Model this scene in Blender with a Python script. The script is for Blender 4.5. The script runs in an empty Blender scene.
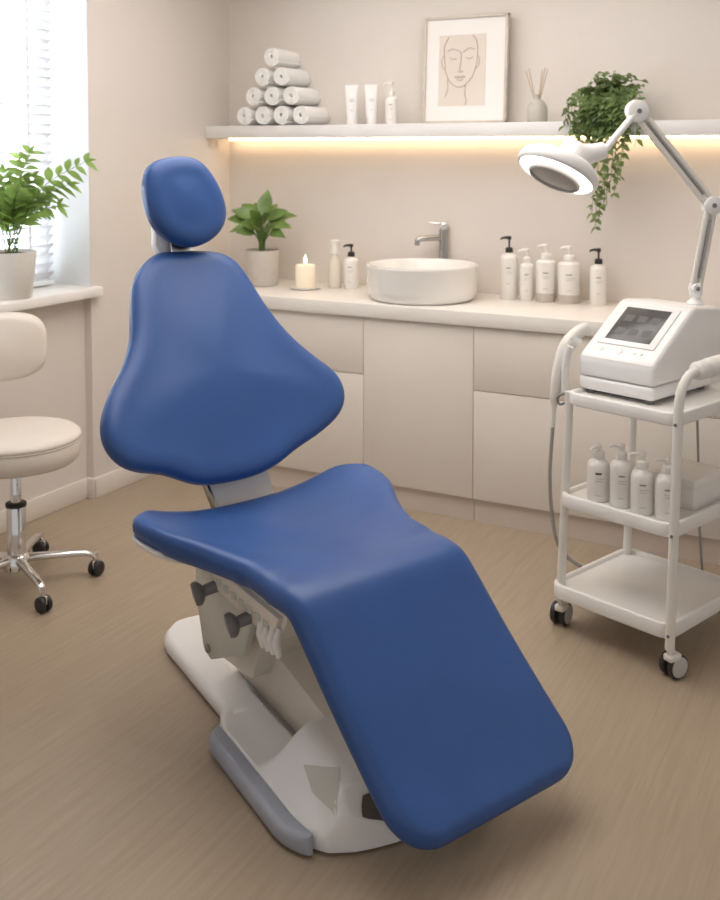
import bpy, bmesh, math, random
from mathutils import Vector, Matrix
random.seed(7)
PI = math.pi
D = bpy.data
S = bpy.context.scene
COL = S.collection
V = Vector

# ------------------------------------------------------------------ materials
def mat(name, col, rough=.5, metal=0., var=.06, scale=8., bump=0., bscale=200., coat=0., trans=0., emit=None, estr=0., sss=0., spec=.5, stretch=None):
    m = D.materials.new(name); m.use_nodes = True
    n = m.node_tree.nodes; l = m.node_tree.links; p = n['Principled BSDF']
    p.inputs['Roughness'].default_value = rough; p.inputs['Metallic'].default_value = metal
    p.inputs['Coat Weight'].default_value = coat; p.inputs['Coat Roughness'].default_value = .15
    p.inputs['Transmission Weight'].default_value = trans
    p.inputs['Specular IOR Level'].default_value = spec
    tc = n.new('ShaderNodeTexCoord')
    src = tc.outputs['Object']
    if stretch:
        mp = n.new('ShaderNodeMapping'); mp.inputs['Scale'].default_value = stretch
        l.new(src, mp.inputs['Vector']); src = mp.outputs['Vector']
    nz = n.new('ShaderNodeTexNoise'); nz.inputs['Scale'].default_value = scale; nz.inputs['Detail'].default_value = 4
    l.new(src, nz.inputs['Vector'])
    rp = n.new('ShaderNodeValToRGB')
    a = [max(0, c*(1-var)) for c in col]; b = [min(1, c*(1+var)) for c in col]
    rp.color_ramp.elements[0].position = .3; rp.color_ramp.elements[1].position = .7
    rp.color_ramp.elements[0].color = (*a, 1); rp.color_ramp.elements[1].color = (*b, 1)
    l.new(nz.outputs['Fac'], rp.inputs['Fac']); l.new(rp.outputs['Color'], p.inputs['Base Color'])
    if bump:
        nb = n.new('ShaderNodeTexNoise'); nb.inputs['Scale'].default_value = bscale; nb.inputs['Detail'].default_value = 3
        l.new(src, nb.inputs['Vector'])
        bp = n.new('ShaderNodeBump'); bp.inputs['Strength'].default_value = bump; bp.inputs['Distance'].default_value = .002
        l.new(nb.outputs['Fac'], bp.inputs['Height']); l.new(bp.outputs['Normal'], p.inputs['Normal'])
    if emit:
        p.inputs['Emission Color'].default_value = (*emit, 1); p.inputs['Emission Strength'].default_value = estr
    if sss:
        p.inputs['Subsurface Weight'].default_value = sss; p.inputs['Subsurface Radius'].default_value = (.02, .012, .006)
        p.inputs['Subsurface Scale'].default_value = .5
    return m

def translucent(m, f, tc=(.9, .92, .96, 1)):
    n = m.node_tree.nodes; l = m.node_tree.links; p = n['Principled BSDF']
    t = n.new('ShaderNodeBsdfTranslucent'); t.inputs['Color'].default_value = tc
    x = n.new('ShaderNodeMixShader'); x.inputs[0].default_value = f
    l.new(p.outputs[0], x.inputs[1]); l.new(t.outputs[0], x.inputs[2]); l.new(x.outputs[0], n['Material Output'].inputs['Surface'])
def floor_mat():
    m = D.materials.new('oak_vinyl_floor'); m.use_nodes = True
    n = m.node_tree.nodes; l = m.node_tree.links; p = n['Principled BSDF']
    p.inputs['Roughness'].default_value = .36
    tc = n.new('ShaderNodeTexCoord')
    mp = n.new('ShaderNodeMapping'); mp.inputs['Rotation'].default_value = (0, 0, PI/2)
    l.new(tc.outputs['Object'], mp.inputs['Vector'])
    br = n.new('ShaderNodeTexBrick'); br.inputs['Scale'].default_value = 1
    br.inputs['Brick Width'].default_value = 1.5; br.inputs['Row Height'].default_value = .19
    br.inputs['Mortar Size'].default_value = .0008; br.inputs['Mortar Smooth'].default_value = .6; br.offset = .37
    br.inputs['Color1'].default_value = (.375, .297, .215, 1); br.inputs['Color2'].default_value = (.365, .289, .209, 1)
    br.inputs['Mortar'].default_value = (.32, .248, .185, 1)
    l.new(mp.outputs['Vector'], br.inputs['Vector'])
    g = n.new('ShaderNodeMapping'); g.inputs['Scale'].default_value = (34, 1.6, 1)
    l.new(tc.outputs['Object'], g.inputs['Vector'])
    nz = n.new('ShaderNodeTexNoise'); nz.inputs['Scale'].default_value = 2.2; nz.inputs['Detail'].default_value = 7; nz.inputs['Roughness'].default_value = .62; nz.inputs['Distortion'].default_value = .5
    l.new(g.outputs['Vector'], nz.inputs['Vector'])
    rp = n.new('ShaderNodeValToRGB'); rp.color_ramp.elements[0].position = .32; rp.color_ramp.elements[1].position = .68
    rp.color_ramp.elements[0].color = (.91, .90, .89, 1); rp.color_ramp.elements[1].color = (1.06, 1.06, 1.06, 1)
    l.new(nz.outputs['Fac'], rp.inputs['Fac'])
    mx = n.new('ShaderNodeMix'); mx.data_type = 'RGBA'; mx.blend_type = 'MULTIPLY'; mx.inputs[0].default_value = 1
    l.new(br.outputs['Color'], mx.inputs[6]); l.new(rp.outputs['Color'], mx.inputs[7])
    l.new(mx.outputs[2], p.inputs['Base Color'])
    bp = n.new('ShaderNodeBump'); bp.inputs['Strength'].default_value = .12; bp.inputs['Distance'].default_value = .001
    l.new(nz.outputs['Fac'], bp.inputs['Height']); l.new(bp.outputs['Normal'], p.inputs['Normal'])
    return m

M = {}
M['floor'] = floor_mat()
M['wall'] = mat('painted_wall', (.70, .645, .595), .85, var=.015, scale=2, bump=.08, bscale=300)
M['reveal'] = mat('white_reveal', (.74, .745, .76), .7, var=.01)
M['trim'] = mat('white_trim', (.76, .70, .64), .5, var=.01)
M['sill'] = mat('sill_white', (.84, .82, .80), .35, var=.01)
M['frame'] = mat('window_upvc', (.85, .86, .88), .35, var=.01)
M['glass'] = mat('clear_glass', (1, 1, 1), .02, trans=1, var=0)
M['slat'] = mat('blind_slat', (.88, .89, .91), .5, var=.01)
translucent(M['slat'], .10)
M['cab'] = mat('cabinet_front', (.74, .685, .62), .45, var=.012, scale=3)
M['carc'] = mat('cabinet_body', (.66, .60, .54), .6, var=.02)
M['plinth'] = mat('plinth_board', (.60, .52, .45), .5, var=.02)
M['top'] = mat('worktop_white', (.80, .765, .72), .3, var=.015, scale=12)
M['shelf'] = mat('shelf_white', (.74, .72, .71), .45, var=.01)
M['led'] = mat('led_strip_glow', (1, .85, .6), .5, var=0, emit=(1, .72, .43), estr=8.5)
M['blue'] = mat('blue_leatherette', (.028, .088, .285), .40, var=.07, scale=5, bump=.10, bscale=420, spec=.46)
M['white'] = mat('white_plastic', (.86, .85, .84), .3, var=.012, coat=.15)
M['ivory'] = mat('ivory_plastic', (.78, .73, .66), .42, var=.02)
M['pale'] = mat('pale_grey_green_plastic', (.60, .61, .56), .3, var=.03)
M['rail'] = mat('grey_rubber_rail', (.36, .39, .45), .45, var=.02)
M['dark'] = mat('dark_panel', (.11, .10, .09), .35, var=.05)
M['knob'] = mat('dark_grey_knob', (.19, .185, .19), .45, var=.04)
M['steel'] = mat('brushed_steel', (.42, .41, .40), .22, 1, var=.04, scale=40)
M['chrome'] = mat('polished_chrome', (.78, .78, .79), .08, 1, var=.01)
M['cream'] = mat('cream_leatherette', (.74, .68, .61), .42, var=.02, bump=.06, bscale=350)
M['black'] = mat('black_plastic', (.025, .025, .027), .4, var=.05)
M['pot'] = mat('white_ceramic_pot', (.76, .74, .70), .4, var=.02)
M['potgrey'] = mat('matt_stone_pot', (.60, .56, .51), .7, var=.04, scale=20)
M['soil'] = mat('potting_soil', (.06, .04, .028), .95, var=.3, scale=90, bump=.6)
M['leaf'] = mat('fresh_green_leaf', (.17, .285, .06), .42, var=.35, scale=9, trans=0)
M['leaf2'] = mat('dark_green_leaf', (.13, .22, .05), .4, var=.35, scale=12)
M['leaf3'] = mat('trailing_leaf', (.115, .17, .06), .5, var=.45, scale=16)
translucent(M['leaf'], .28, (.42, .58, .14, 1)); translucent(M['leaf3'], .25, (.35, .45, .12, 1))
M['stem'] = mat('green_stem', (.12, .20, .05), .5, var=.15)
M['towel'] = mat('white_terry', (.86, .85, .83), .95, var=.02, scale=60, bump=.45, bscale=260)
M['tube'] = mat('white_cosmetic_tube', (.83, .81, .79), .35, var=.01)
M['bottle'] = mat('white_bottle', (.82, .79, .75), .3, var=.01)
M['clearb'] = mat('pale_bottle', (.72, .66, .58), .2, var=.02)
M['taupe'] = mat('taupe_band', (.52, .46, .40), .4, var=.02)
M['ink'] = mat('grey_print_ink', (.30, .28, .27), .6, var=.03)
M['inkd'] = mat('dark_print_ink', (.06, .06, .06), .6, var=.03)
M['oak'] = mat('pale_frame_wood', (.55, .49, .42), .5, var=.08, scale=30)
M['matw'] = mat('picture_mount', (.80, .77, .74), .8, var=.01)
M['paper'] = mat('beige_print', (.68, .61, .54), .85, var=.015)
M['line'] = mat('brown_drawn_line', (.34, .26, .20), .8, var=.05)
M['frost'] = mat('frosted_stone_glass', (.50, .47, .42), .45, var=.05)
M['reed'] = mat('rattan_reed', (.48, .35, .20), .8, var=.1)
M['wax'] = mat('candle_wax', (.88, .80, .68), .5, var=.01, sss=.4, emit=(1, .66, .35), estr=.10)
M['flame'] = mat('candle_flame', (1, .8, .4), .5, var=0, emit=(1, .72, .36), estr=9)
M['basin'] = mat('glazed_ceramic', (.84, .82, .79), .12, var=.008, coat=.4)
M['cart'] = mat('cream_white_powder_coat', (.78, .75, .70), .35, var=.01)
M['tray'] = mat('white_tray', (.80, .78, .75), .4, var=.01)
M['screen'] = mat('grey_touch_screen', (.085, .085, .085), .18, var=.10, scale=14)
M['ui'] = mat('screen_marks', (.105, .105, .10), .4, var=.1)
M['ring'] = mat('lamp_ring_glow', (1, 1, 1), .4, var=0, emit=(1, .95, .88), estr=5.5)
M['lens'] = mat('lens_glass', (.40, .385, .36), .12, var=.02)
M['cable'] = mat('grey_cable', (.34, .32, .30), .45, var=.03)
M['wheel'] = mat('grey_wheel', (.52, .50, .47), .4, var=.03)

# ------------------------------------------------------------------ mesh builder
def frame_from(d):
    d = V(d).normalized(); a = V((0, 0, 1)) if abs(d.z) < .95 else V((1, 0, 0))
    x = a.cross(d).normalized(); y = d.cross(x)
    return x, y, d

class B:
    def __init__(s): s.bm = bmesh.new()
    def add(s, verts, faces):
        vs = [s.bm.verts.new(v) for v in verts]
        for f in faces:
            try: s.bm.faces.new([vs[i] for i in f])
            except ValueError: pass
        return vs
    def merge(s, t):
        me = D.meshes.new('tmp'); t.to_mesh(me); t.free(); s.bm.from_mesh(me); D.meshes.remove(me)
    def box(s, x0, x1, y0, y1, z0, z1, bev=0, seg=2, mx=None, only=None):
        t = bmesh.new(); bmesh.ops.create_cube(t, size=1)
        for v in t.verts: v.co = V(((x0+x1)/2+v.co.x*(x1-x0), (y0+y1)/2+v.co.y*(y1-y0), (z0+z1)/2+v.co.z*(z1-z0)))
        if bev:
            ed = t.edges[:]
            if only == 'z': ed = [e for e in ed if abs(e.verts[0].co.z-e.verts[1].co.z) > 1e-6]
            bmesh.ops.bevel(t, geom=ed, offset=bev, segments=seg, profile=.5, affect='EDGES')
        if mx: bmesh.ops.transform(t, matrix=mx, verts=t.verts)
        s.merge(t); return s
    def prism(s, poly, a0, a1, fn, bev=0, seg=2):
        """poly of 2-D points extruded from a0 to a1; fn(p,q,a)->3-D"""
        t = bmesh.new(); n = len(poly)
        lo = [t.verts.new(fn(p, q, a0)) for p, q in poly]; hi = [t.verts.new(fn(p, q, a1)) for p, q in poly]
        t.faces.new(lo[::-1]); t.faces.new(hi)
        for i in range(n): t.faces.new((lo[i], lo[(i+1) % n], hi[(i+1) % n], hi[i]))
        bmesh.ops.recalc_face_normals(t, faces=t.faces)
        if bev: bmesh.ops.bevel(t, geom=t.edges[:], offset=bev, segments=seg, profile=.5, affect='EDGES')
        s.merge(t); return s
    def loft(s, rings, cap=True, closed=True):
        k = len(rings[0]); base = []
        for r in rings: base.append([s.bm.verts.new(p) for p in r])
        for a, b in zip(base, base[1:]):
            for i in range(k if closed else k-1):
                j = (i+1) % k
                s.bm.faces.new((a[i], a[j], b[j], b[i]))
        if cap: s.bm.faces.new(base[0][::-1]); s.bm.faces.new(base[-1])
        return s
    def tube(s, pts, r, seg=10, cap=True):
        pts = [V(p) for p in pts]; rs = r if isinstance(r, (list, tuple)) else [r]*len(pts)
        x = None; rings = []
        for i, p in enumerate(pts):
            d = (pts[min(i+1, len(pts)-1)]-pts[max(i-1, 0)]).normalized()
            if x is None: x, y, _ = frame_from(d)
            else:
                x = (x-d*x.dot(d)).normalized(); y = d.cross(x)
            rings.append([p+(x*math.cos(2*PI*k/seg)+y*math.sin(2*PI*k/seg))*rs[i] for k in range(seg)])
        return s.loft(rings, cap)
    def lathe(s, prof, o=(0, 0, 0), d=(0, 0, 1), seg=28, sx=1, sy=1):
        o = V(o); d = V(d).normalized()
        if d.z > .999: x, y = V((1, 0, 0)), V((0, 1, 0))
        else: x, y, _ = frame_from(d)
        rings = [[o+d*z+(x*math.cos(2*PI*k/seg)*sx+y*math.sin(2*PI*k/seg)*sy)*max(r, 1e-4) for k in range(seg)] for r, z in prof]
        return s.loft(rings)
    def leaf(s, p, d, n, L, W, droop=.3, fold=.15, st=6, tip=.75):
        p = V(p); d = V(d).normalized(); sd = d.cross(V(n))
        if sd.length < 1e-3: sd = d.cross(V((1, 0, .1)))
        sd.normalize(); up = sd.cross(d)
        rows = []
        for i in range(st+1):
            t = i/st; c = p+d*(t*L)-V((0, 0, 1))*(droop*t*t*L)
            w = W*.5*math.sin(PI*min(1, max(0.0, t**tip)))
            if i == 0: w = W*.04
            rows.append((c+sd*w+up*(w*fold*2), c, c-sd*w+up*(w*fold*2)))
        vs = [[s.bm.verts.new(q) for q in r] for r in rows]
        for a, b in zip(vs, vs[1:]):
            s.bm.faces.new((a[0], a[1], b[1], b[0])); s.bm.faces.new((a[1], a[2], b[2], b[1]))
        return s
    def out(s, name, m, parent=None, ang=38, recalc=True):
        bm = s.bm
        if recalc: bmesh.ops.recalc_face_normals(bm, faces=bm.faces)
        lim = math.radians(ang)
        for f in bm.faces: f.smooth = True
        for e in bm.edges:
            if len(e.link_faces) == 2 and e.calc_face_angle(0) > lim: e.smooth = False
        me = D.meshes.new(name); bm.to_mesh(me); bm.free()
        o = D.objects.new(name, me); COL.objects.link(o)
        if m: me.materials.append(m)
        if parent: o.parent = parent
        return o

def tag(o, label=None, cat=None, group=None, kind=None):
    if label: o['label'] = label
    if cat: o['category'] = cat
    if group: o['group'] = group
    if kind: o['kind'] = kind
    return o
def thing(name, label, cat, loc=(0, 0, 0), rz=0, group=None):
    o = D.objects.new(name, None); COL.objects.link(o); o.empty_display_size = .05
    o.location = loc; o.rotation_euler = (0, 0, rz)
    return tag(o, label, cat, group)
def dup(root, loc, rz=None, label=None):
    r = root.copy(); COL.objects.link(r); r.location = loc
    if rz is not None: r.rotation_euler = (0, 0, rz)
    if label: r['label'] = label
    for ch in list(root.children):
        c = ch.copy(); COL.objects.link(c); c.parent = r
        for g in list(ch.children):
            k = g.copy(); COL.objects.link(k); k.parent = c
    return r
def struct(b, name, m, parent=None, ang=38):
    o = b.out(name, m, parent, ang)
    o['kind'] = 'structure'
    return o
def catmull(P, n=8, closed=True):
    P = [V(p) for p in P]; N = len(P); out = []
    for i in range(N if closed else N-1):
        if closed: a, b, c, d = P[i-1], P[i], P[(i+1) % N], P[(i+2) % N]
        else: a, b, c, d = P[max(i-1, 0)], P[i], P[i+1], P[min(i+2, N-1)]
        for k in range(n):
            t = k/n
            out.append(.5*((2*b)+(c-a)*t+(2*a-5*b+4*c-d)*t*t+(3*b-a-3*c+d)*t**3))
    if not closed: out.append(P[-1].copy())
    return out
def resample(P, n, closed=True):
    Q = P+[P[0]] if closed else P
    L = [0]
    for a, b in zip(Q, Q[1:]): L.append(L[-1]+(b-a).length)
    out = []; j = 0
    for k in range(n):
        t = L[-1]*k/(n if closed else n-1)
        while j < len(L)-2 and L[j+1] < t: j += 1
        u = (t-L[j])/max(L[j+1]-L[j], 1e-9); out.append(Q[j].lerp(Q[j+1], u))
    return out
def interp(tab, x):
    if x <= tab[0][0]: return tab[0][1]
    for (a, p), (b, q) in zip(tab, tab[1:]):
        if x <= b:
            t = (x-a)/(b-a); t = t*t*(3-2*t); return p+(q-p)*t
    return tab[-1][1]
def sstep(a, b, x):
    t = min(1, max(0, (x-a)/(b-a))); return t*t*(3-2*t)

# ------------------------------------------------------------------ room
XP, XN, XG = -3.345, -3.385, -3.600          # pier face, wall under the sill, window plane
YJ, YB = 3.632, 4.73                       # pier edge, back wall
SILL, CEIL = .985, 2.75
struct(B().box(-3.9, 1.6, -1.2, 5.0, -.05, 0), 'floor', M['floor'])
struct(B().box(-3.9, 1.6, YB, YB+.15, 0, CEIL), 'wall_back', M['wall'])
b = B()
b.box(-3.75, XP, YJ, YB, 0, CEIL)                         # pier
b.box(-3.75, XN, -1.2, YJ, 0, SILL-.045)                  # parapet below the window
b.box(-3.75, XN, -1.2, 1.5, SILL-.045, CEIL)              # beyond the window, towards the camera
b.box(-3.75, XN, 1.5, YJ, 2.50, CEIL)                     # lintel
struct(b, 'wall_left', M['wall'])
struct(B().box(-3.9, 1.6, -1.2, 5.0, CEIL, CEIL+.05), 'ceiling', M['wall'])
b = B(); b.box(XN, XN+.014, -1.2, YJ, 0, .095, .004); b.box(XP, XP+.014, YJ-.01, 4.2, 0, .095, .004)
b.box(XN, XP+.014, YJ-.014, YJ, 0, .095, .002)
struct(b, 'baseboard_left', M['trim'])
struct(B().box(XG-.06, XP+.045, 1.45, YJ+.035, SILL-.045, SILL, .008), 'trim_1', M['sill'])   # sill board
b = B(); b.box(XG-.1, XP-.001, YJ-.004, YJ-.0005, SILL, 2.5); b.box(XG-.1, XN-.001, 1.5, YJ, 2.495, 2.4995)
struct(b, 'trim_2', M['reveal'])
b = B()
for y0, y1 in ((1.5, 1.57), (2.52, 2.60), (YJ-.075, YJ-.005)): b.box(XG-.06, XG, y0, y1, SILL, 2.495, .006)
for z0, z1 in ((SILL, SILL+.07), (2.43, 2.495)): b.box(XG-.055, XG-.004, 1.5, YJ-.005, z0, z1, .006)
win = struct(b, 'window_1', M['frame'])
b = B(); b.box(XG-.035, XG-.029, 1.55, YJ-.06, SILL+.05, 2.45)
struct(b, 'window_pane', M['glass'], win)

bl = thing('venetian_blind', 'white horizontal slat blind hanging in the bright window', 'window blind', (XG+.05, 0, SILL))
b = B()
for k in range(34):
    z = .05+k*.0425
    mx = Matrix.Translation((0, 0, z)) @ Matrix.Rotation(math.radians(-40), 4, 'Y')
    b.box(-.025, .025, 1.53, YJ-.04, -.0014, .0014, mx=mx)
b.out('slats', M['slat'], bl)
B().box(-.025, .025, 1.53, YJ-.04, .006, .024, .004).out('bottom_rail', M['slat'], bl)
B().box(-.03, .03, 1.53, YJ-.04, 1.47, 1.505, .004).out('head_rail', M['slat'], bl)
for y in (1.8, 2.35, 2.9, 3.44):
    b = B()
    for x in (-.027, .027): b.box(x-.001, x+.001, y-.008, y+.008, .02, 1.48)
    b.out('ladder_tape', M['slat'], bl)

# ------------------------------------------------------------------ cabinets
YC = 4.165
def cabinet(x0, x1, label, fronts):
    t = thing('base_cabinet', label, 'cabinet', (x0, YC, 0), 0, 'fitted base cabinets along the back wall')
    w = x1-x0
    b = B(); b.box(.001, w-.001, .02, YB-YC-.002, .10, .855); b.out('body', M['carc'], t)
    B().box(.001, w-.001, .018, .034, .0, .10).out('plinth', M['plinth'], t)
    for kind, fx0, fx1, z0, z1 in fronts:
        B().box(fx0+.0010, fx1-.0010, 0, .0195, z0, z1, .0012).out(kind, M['cab'], t)
    return t
cabinet(XP+.016, -2.2162, 'wide white base cabinet in the left corner, partly hidden by the blue chair', [('drawer_front', 0, 1.1125, .5945, .852), ('drawer_front', 0, 1.1125, .105, .591)])
cabinet(-2.2156, -1.6814, 'white single-door base cabinet directly under the round basin', [('door', 0, .534, .105, .852)])
cabinet(-1.6808, -.62, 'white two-drawer base cabinet behind the trolley, right of the door unit', [('drawer_front', 0, 1.0605, .5805, .852), ('drawer_front', 0, 1.0605, .105, .577)])
cabinet(-.616, .45, 'white base cabinet at the right end, mostly behind the trolley handle', [('drawer_front', 0, 1.066, .5805, .852), ('drawer_front', 0, 1.066, .105, .577)])
CT = .920
tag(B().box(XP+.002, .45, YC-.018, YB-.002, .857, CT, .004).out('worktop', M['top']), 'long white worktop running along the back wall over the cabinets', 'worktop')

# ------------------------------------------------------------------ shelf with LED
SZ0, SZ1, SY = 1.672, 1.735, 4.505
sh = thing('wall_shelf', 'long white floating shelf on the back wall with warm light underneath', 'shelf', (XP, YB, SZ0))
B().box(.002, 3.8, SY-YB, -.002, 0, SZ1-SZ0, .003).out('board', M['shelf'], sh)
B().box(.03, 3.8, -.05, -.030, -.010, -.0005).out('light_strip', M['led'], sh)

# ------------------------------------------------------------------ things on the shelf
def towel(name='rolled_towel'):
    R, Lh = .053, .215
    b = B(); spi = []
    turns = 3.1; n = 90
    for i in range(n+1):
        a = i/n; th = a*turns*2*PI; r = .008+(R-.0075-.008)*a
        spi.append((r, th))
    outer = [(r+.0062, th) for r, th in spi]; inner = [(r-.0052, th) for r, th in spi]
    rings = []
    for y, sc in ((0, .80), (.006, .95), (.016, 1), (Lh-.016, 1), (Lh-.006, .95), (Lh, .8)):
        ring = []
        for (ro, to), (ri, ti) in zip(outer, inner): pass
        mid = spi
        for (r, th) in mid: ring.append(V(((r+.0062*sc)*math.cos(th), y, (r+.0062*sc)*math.sin(th))))
        for (r, th) in mid[::-1]: ring.append(V(((r-.0052*sc)*math.cos(th), y, (r-.0052*sc)*math.sin(th))))
        rings.append(ring)
    k = len(rings[0]); vs = [[b.bm.verts.new(p) for p in r] for r in rings]
    for A, C in zip(vs, vs[1:]):
        for i in range(k): b.bm.faces.new((A[i], A[(i+1) % k], C[(i+1) % k], C[i]))
    h = n+1
    for A in (vs[0], vs[-1]):
        for i in range(n): b.bm.faces.new((A[i], A[i+1], A[k-2-i], A[k-1-i]))
    return b.out(name, M['towel'], None, 60)
tw = towel(); first = True
rows = ['bottom row', 'second row up', 'third row up', 'top']
names = {(0, 0): 'bottom row, far left end', (0, 1): 'bottom row, second from left', (0, 2): 'bottom row, third from left', (0, 3): 'bottom row, nearest the tubes',
         (1, 0): 'second row up, left end', (1, 1): 'second row up, middle', (1, 2): 'second row up, right end', (2, 0): 'third row up, left one', (2, 1): 'third row up, right one', (3, 0): 'single one on top'}
for j in range(4):
    for i in range(4-j):
        o = tw if first else tw.copy()
        if not first: COL.objects.link(o)
        first = False
        o.location = (-3.098+i*.1135+j*.0567, 4.512, SZ1+.0535+j*.0985)
        o.rotation_euler = (0, random.uniform(.7, 1.9), 0)
        tag(o, 'rolled white towel in the pyramid on the shelf: '+names[(j, i)], 'towel', 'rolled towels stacked on the shelf')

def marks(b, r, z, a0, rows, h=.0022, wmax=.6, face=None):
    """little lines of print wrapped on a round bottle"""
    for k, (dz, frac, hh) in enumerate(rows):
        n = 6; a = a0-frac*wmax/1; pts = []
        for i in range(n+1):
            t = a0-wmax/2+i/n*frac*wmax
            pts.append((t))
        for t0, t1 in zip(pts, pts[1:]):
            q = [(math.cos(t)*(r+.0004), math.sin(t)*(r+.0004)) for t in (t0, t1)]
            b.add([(q[0][0], q[0][1], z+dz), (q[1][0], q[1][1], z+dz), (q[1][0], q[1][1], z+dz+hh), (q[0][0], q[0][1], z+dz+hh)], [(0, 1, 2, 3)])

def pump_bottle(label, loc, r, hb, ht, capm, rot, group, body='bottle', neck=.012, band=False, dark=False, wide=False, slope=.02, name='pump_bottle'):
    t = thing(name, label, 'bottle', loc, rot, group)
    pr = [(r*.9, 0), (r, .006), (r, hb-slope*1.4), (r*.985, hb-slope*.9), (r*.86, hb-slope*.35), (r*.55, hb-.002), (neck+.003, hb+.002), (neck+.002, hb+.006)]
    B().lathe(pr, seg=32).out('body', M[body], t, 50)
    z = hb+.004
    c = B()
    c.lathe([(neck+.005, z), (neck+.006, z+.003), (neck+.005, z+.02), (neck-.001, z+.024), (.0045, z+.025), (.0045, ht-.018), (.008, ht-.017), (.010, ht-.012), (.010, ht-.004), (.008, ht)], seg=20)
    c.tube([(0, 0, ht-.008), (-.018, 0, ht-.007), (-.034, 0, ht-.010), (-.040, 0, ht-.017)], [.0075, .0065, .005, .004], 10)
    c.out('pump', M[capm], t, 50)
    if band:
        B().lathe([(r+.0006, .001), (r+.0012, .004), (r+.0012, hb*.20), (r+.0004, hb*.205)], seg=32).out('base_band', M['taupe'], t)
    face = -PI/2-rot+.45
    for rows in ([(0, .62, .0065 if dark else .005)], [(-.014, .9, .0012)], [(-.022, .7, .0012)], [(-.07, .6, .0014)]):
        b = B(); marks(b, r, hb*.68, face, rows, wmax=.9)
        b.out('print', M['inkd' if dark and rows[0][0] == 0 else 'ink'], t, recalc=False)
    return t
GS = 'toiletries on the wall shelf'
def squeeze(label, loc, rz):
    t = thing('cosmetic_tube', label, 'tube', loc, rz, GS)
    rings = []
    for z, w, d in ((.03, .024, .022), (.05, .027, .024), (.11, .030, .018), (.16, .033, .008), (.185, .034, .0025), (.197, .034, .002)):
        rings.append([V((w*math.cos(2*PI*k/24), d*math.sin(2*PI*k/24), z)) for k in range(24)])
    B().loft(rings).out('body', M['tube'], t, 50)
    B().lathe([(.0235, 0), (.0245, .003), (.0245, .028), (.0235, .031)], seg=28).out('cap', M['bottle'], t)
    for i, (z, w) in enumerate(((.125, .020), (.116, .026), (.07, .02))):
        y = -.0215+(.0012 if z < .1 else 0)+max(0, (z-.1))*.25
        B().box(-w/2, w/2, y-.0025, y, z, z+.0015).out('print', M['ink'], t)
squeeze('white cosmetic tube on the shelf, closer to the towel pyramid', (-2.512, 4.60, SZ1), .45)
squeeze('white cosmetic tube on the shelf, between the other tube and the small pump bottle', (-2.402, 4.60, SZ1), .45)
pump_bottle('small white pump bottle on the shelf left of the picture', (-2.292, 4.60, SZ1), .030, .135, .207, 'bottle', .3, GS, neck=.009, slope=.018)

# framed print (leaning on the wall)
LEAN = .055
pf = thing('framed_picture', 'framed line drawing of a calm face leaning on the shelf', 'picture', (-1.935, 4.655, SZ1))
pf.rotation_euler = (-LEAN, 0, 0)
PW, PH, FT = .215, .515, .018
b = B()
for a in ((-PW, -PW+FT*.75, 0, PH), (PW-FT*.75, PW, 0, PH), (-PW, PW, 0, FT*.75), (-PW, PW, PH-FT*.75, PH)):
    b.box(a[0], a[1], -.012, .012, a[2], a[3], .0015)
b.out('frame', M['oak'], pf)
B().box(-PW+.008, PW-.008, -.003, .008, .008, PH-.008).out('mount', M['matw'], pf)
pp = B().box(-.135, .105, -.0045, -.003, .085, .425).out('print', M['paper'], pf)
def pc(x, z): return V((x, -.0056, z))
strokes = [
 [(-.085, .415), (-.108, .37), (-.105, .31), (-.098, .25), (-.078, .205), (-.045, .178), (-.012, .176), (.020, .20), (.045, .235), (.060, .29), (.064, .35), (.055, .40), (.035, .42)],   # face outline
 [(-.110, .325), (-.120, .305), (-.117, .275), (-.103, .262)], [(.064, .325), (.074, .305), (.069, .275), (.056, .262)],
 [(-.092, .345), (-.070, .357), (-.045, .352), (-.022, .338), (-.020, .300), (-.026, .262), (-.018, .253)], [(.048, .352), (.028, .360), (.006, .352), (-.010, .338)],
 [(-.034, .252), (-.024, .245), (-.008, .252)],
 [(-.078, .315), (-.060, .308), (-.042, .313)], [(.004, .315), (.022, .309), (.042, .317)],
 [(-.052, .222), (-.034, .227), (-.024, .223), (-.012, .228), (.004, .222)], [(-.052, .222), (-.026, .219), (.004, .222)], [(-.042, .212), (-.024, .206), (-.006, .212)],
 [(-.088, .215), (-.086, .165), (-.098, .130)], [(.006, .186), (.004, .140), (.012, .105), (.0, .088)]]
b = B()
for s_ in strokes: b.tube([pc(p.x, p.y) for p in catmull([V((x, z, 0)) for x, z in s_], 5, False)], .0014, 6)
b.out('face_drawing', M['line'], pp)

df = thing('reed_diffuser', 'small stone-coloured reed diffuser on the shelf right of the picture', 'diffuser', (-1.552, 4.60, SZ1))
B().lathe([(.040, 0), (.045, .006), (.047, .05), (.044, .075), (.030, .096), (.015, .104), (.0135, .118), (.0155, .12), (.0155, .126), (.010, .126), (.010, .10)], seg=32).out('bottle', M['frost'], df, 50)
for dx, dy, h in ((-.055, .0, .235), (-.035, -.02, .245), (.03, .015, .25), (.05, -.01, .24), (.012, .03, .24)):
    B().tube([(-dx*.12, -dy*.12, .03), (dx, dy, h)], .0018, 6).out('reed', M['reed'], df)

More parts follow.
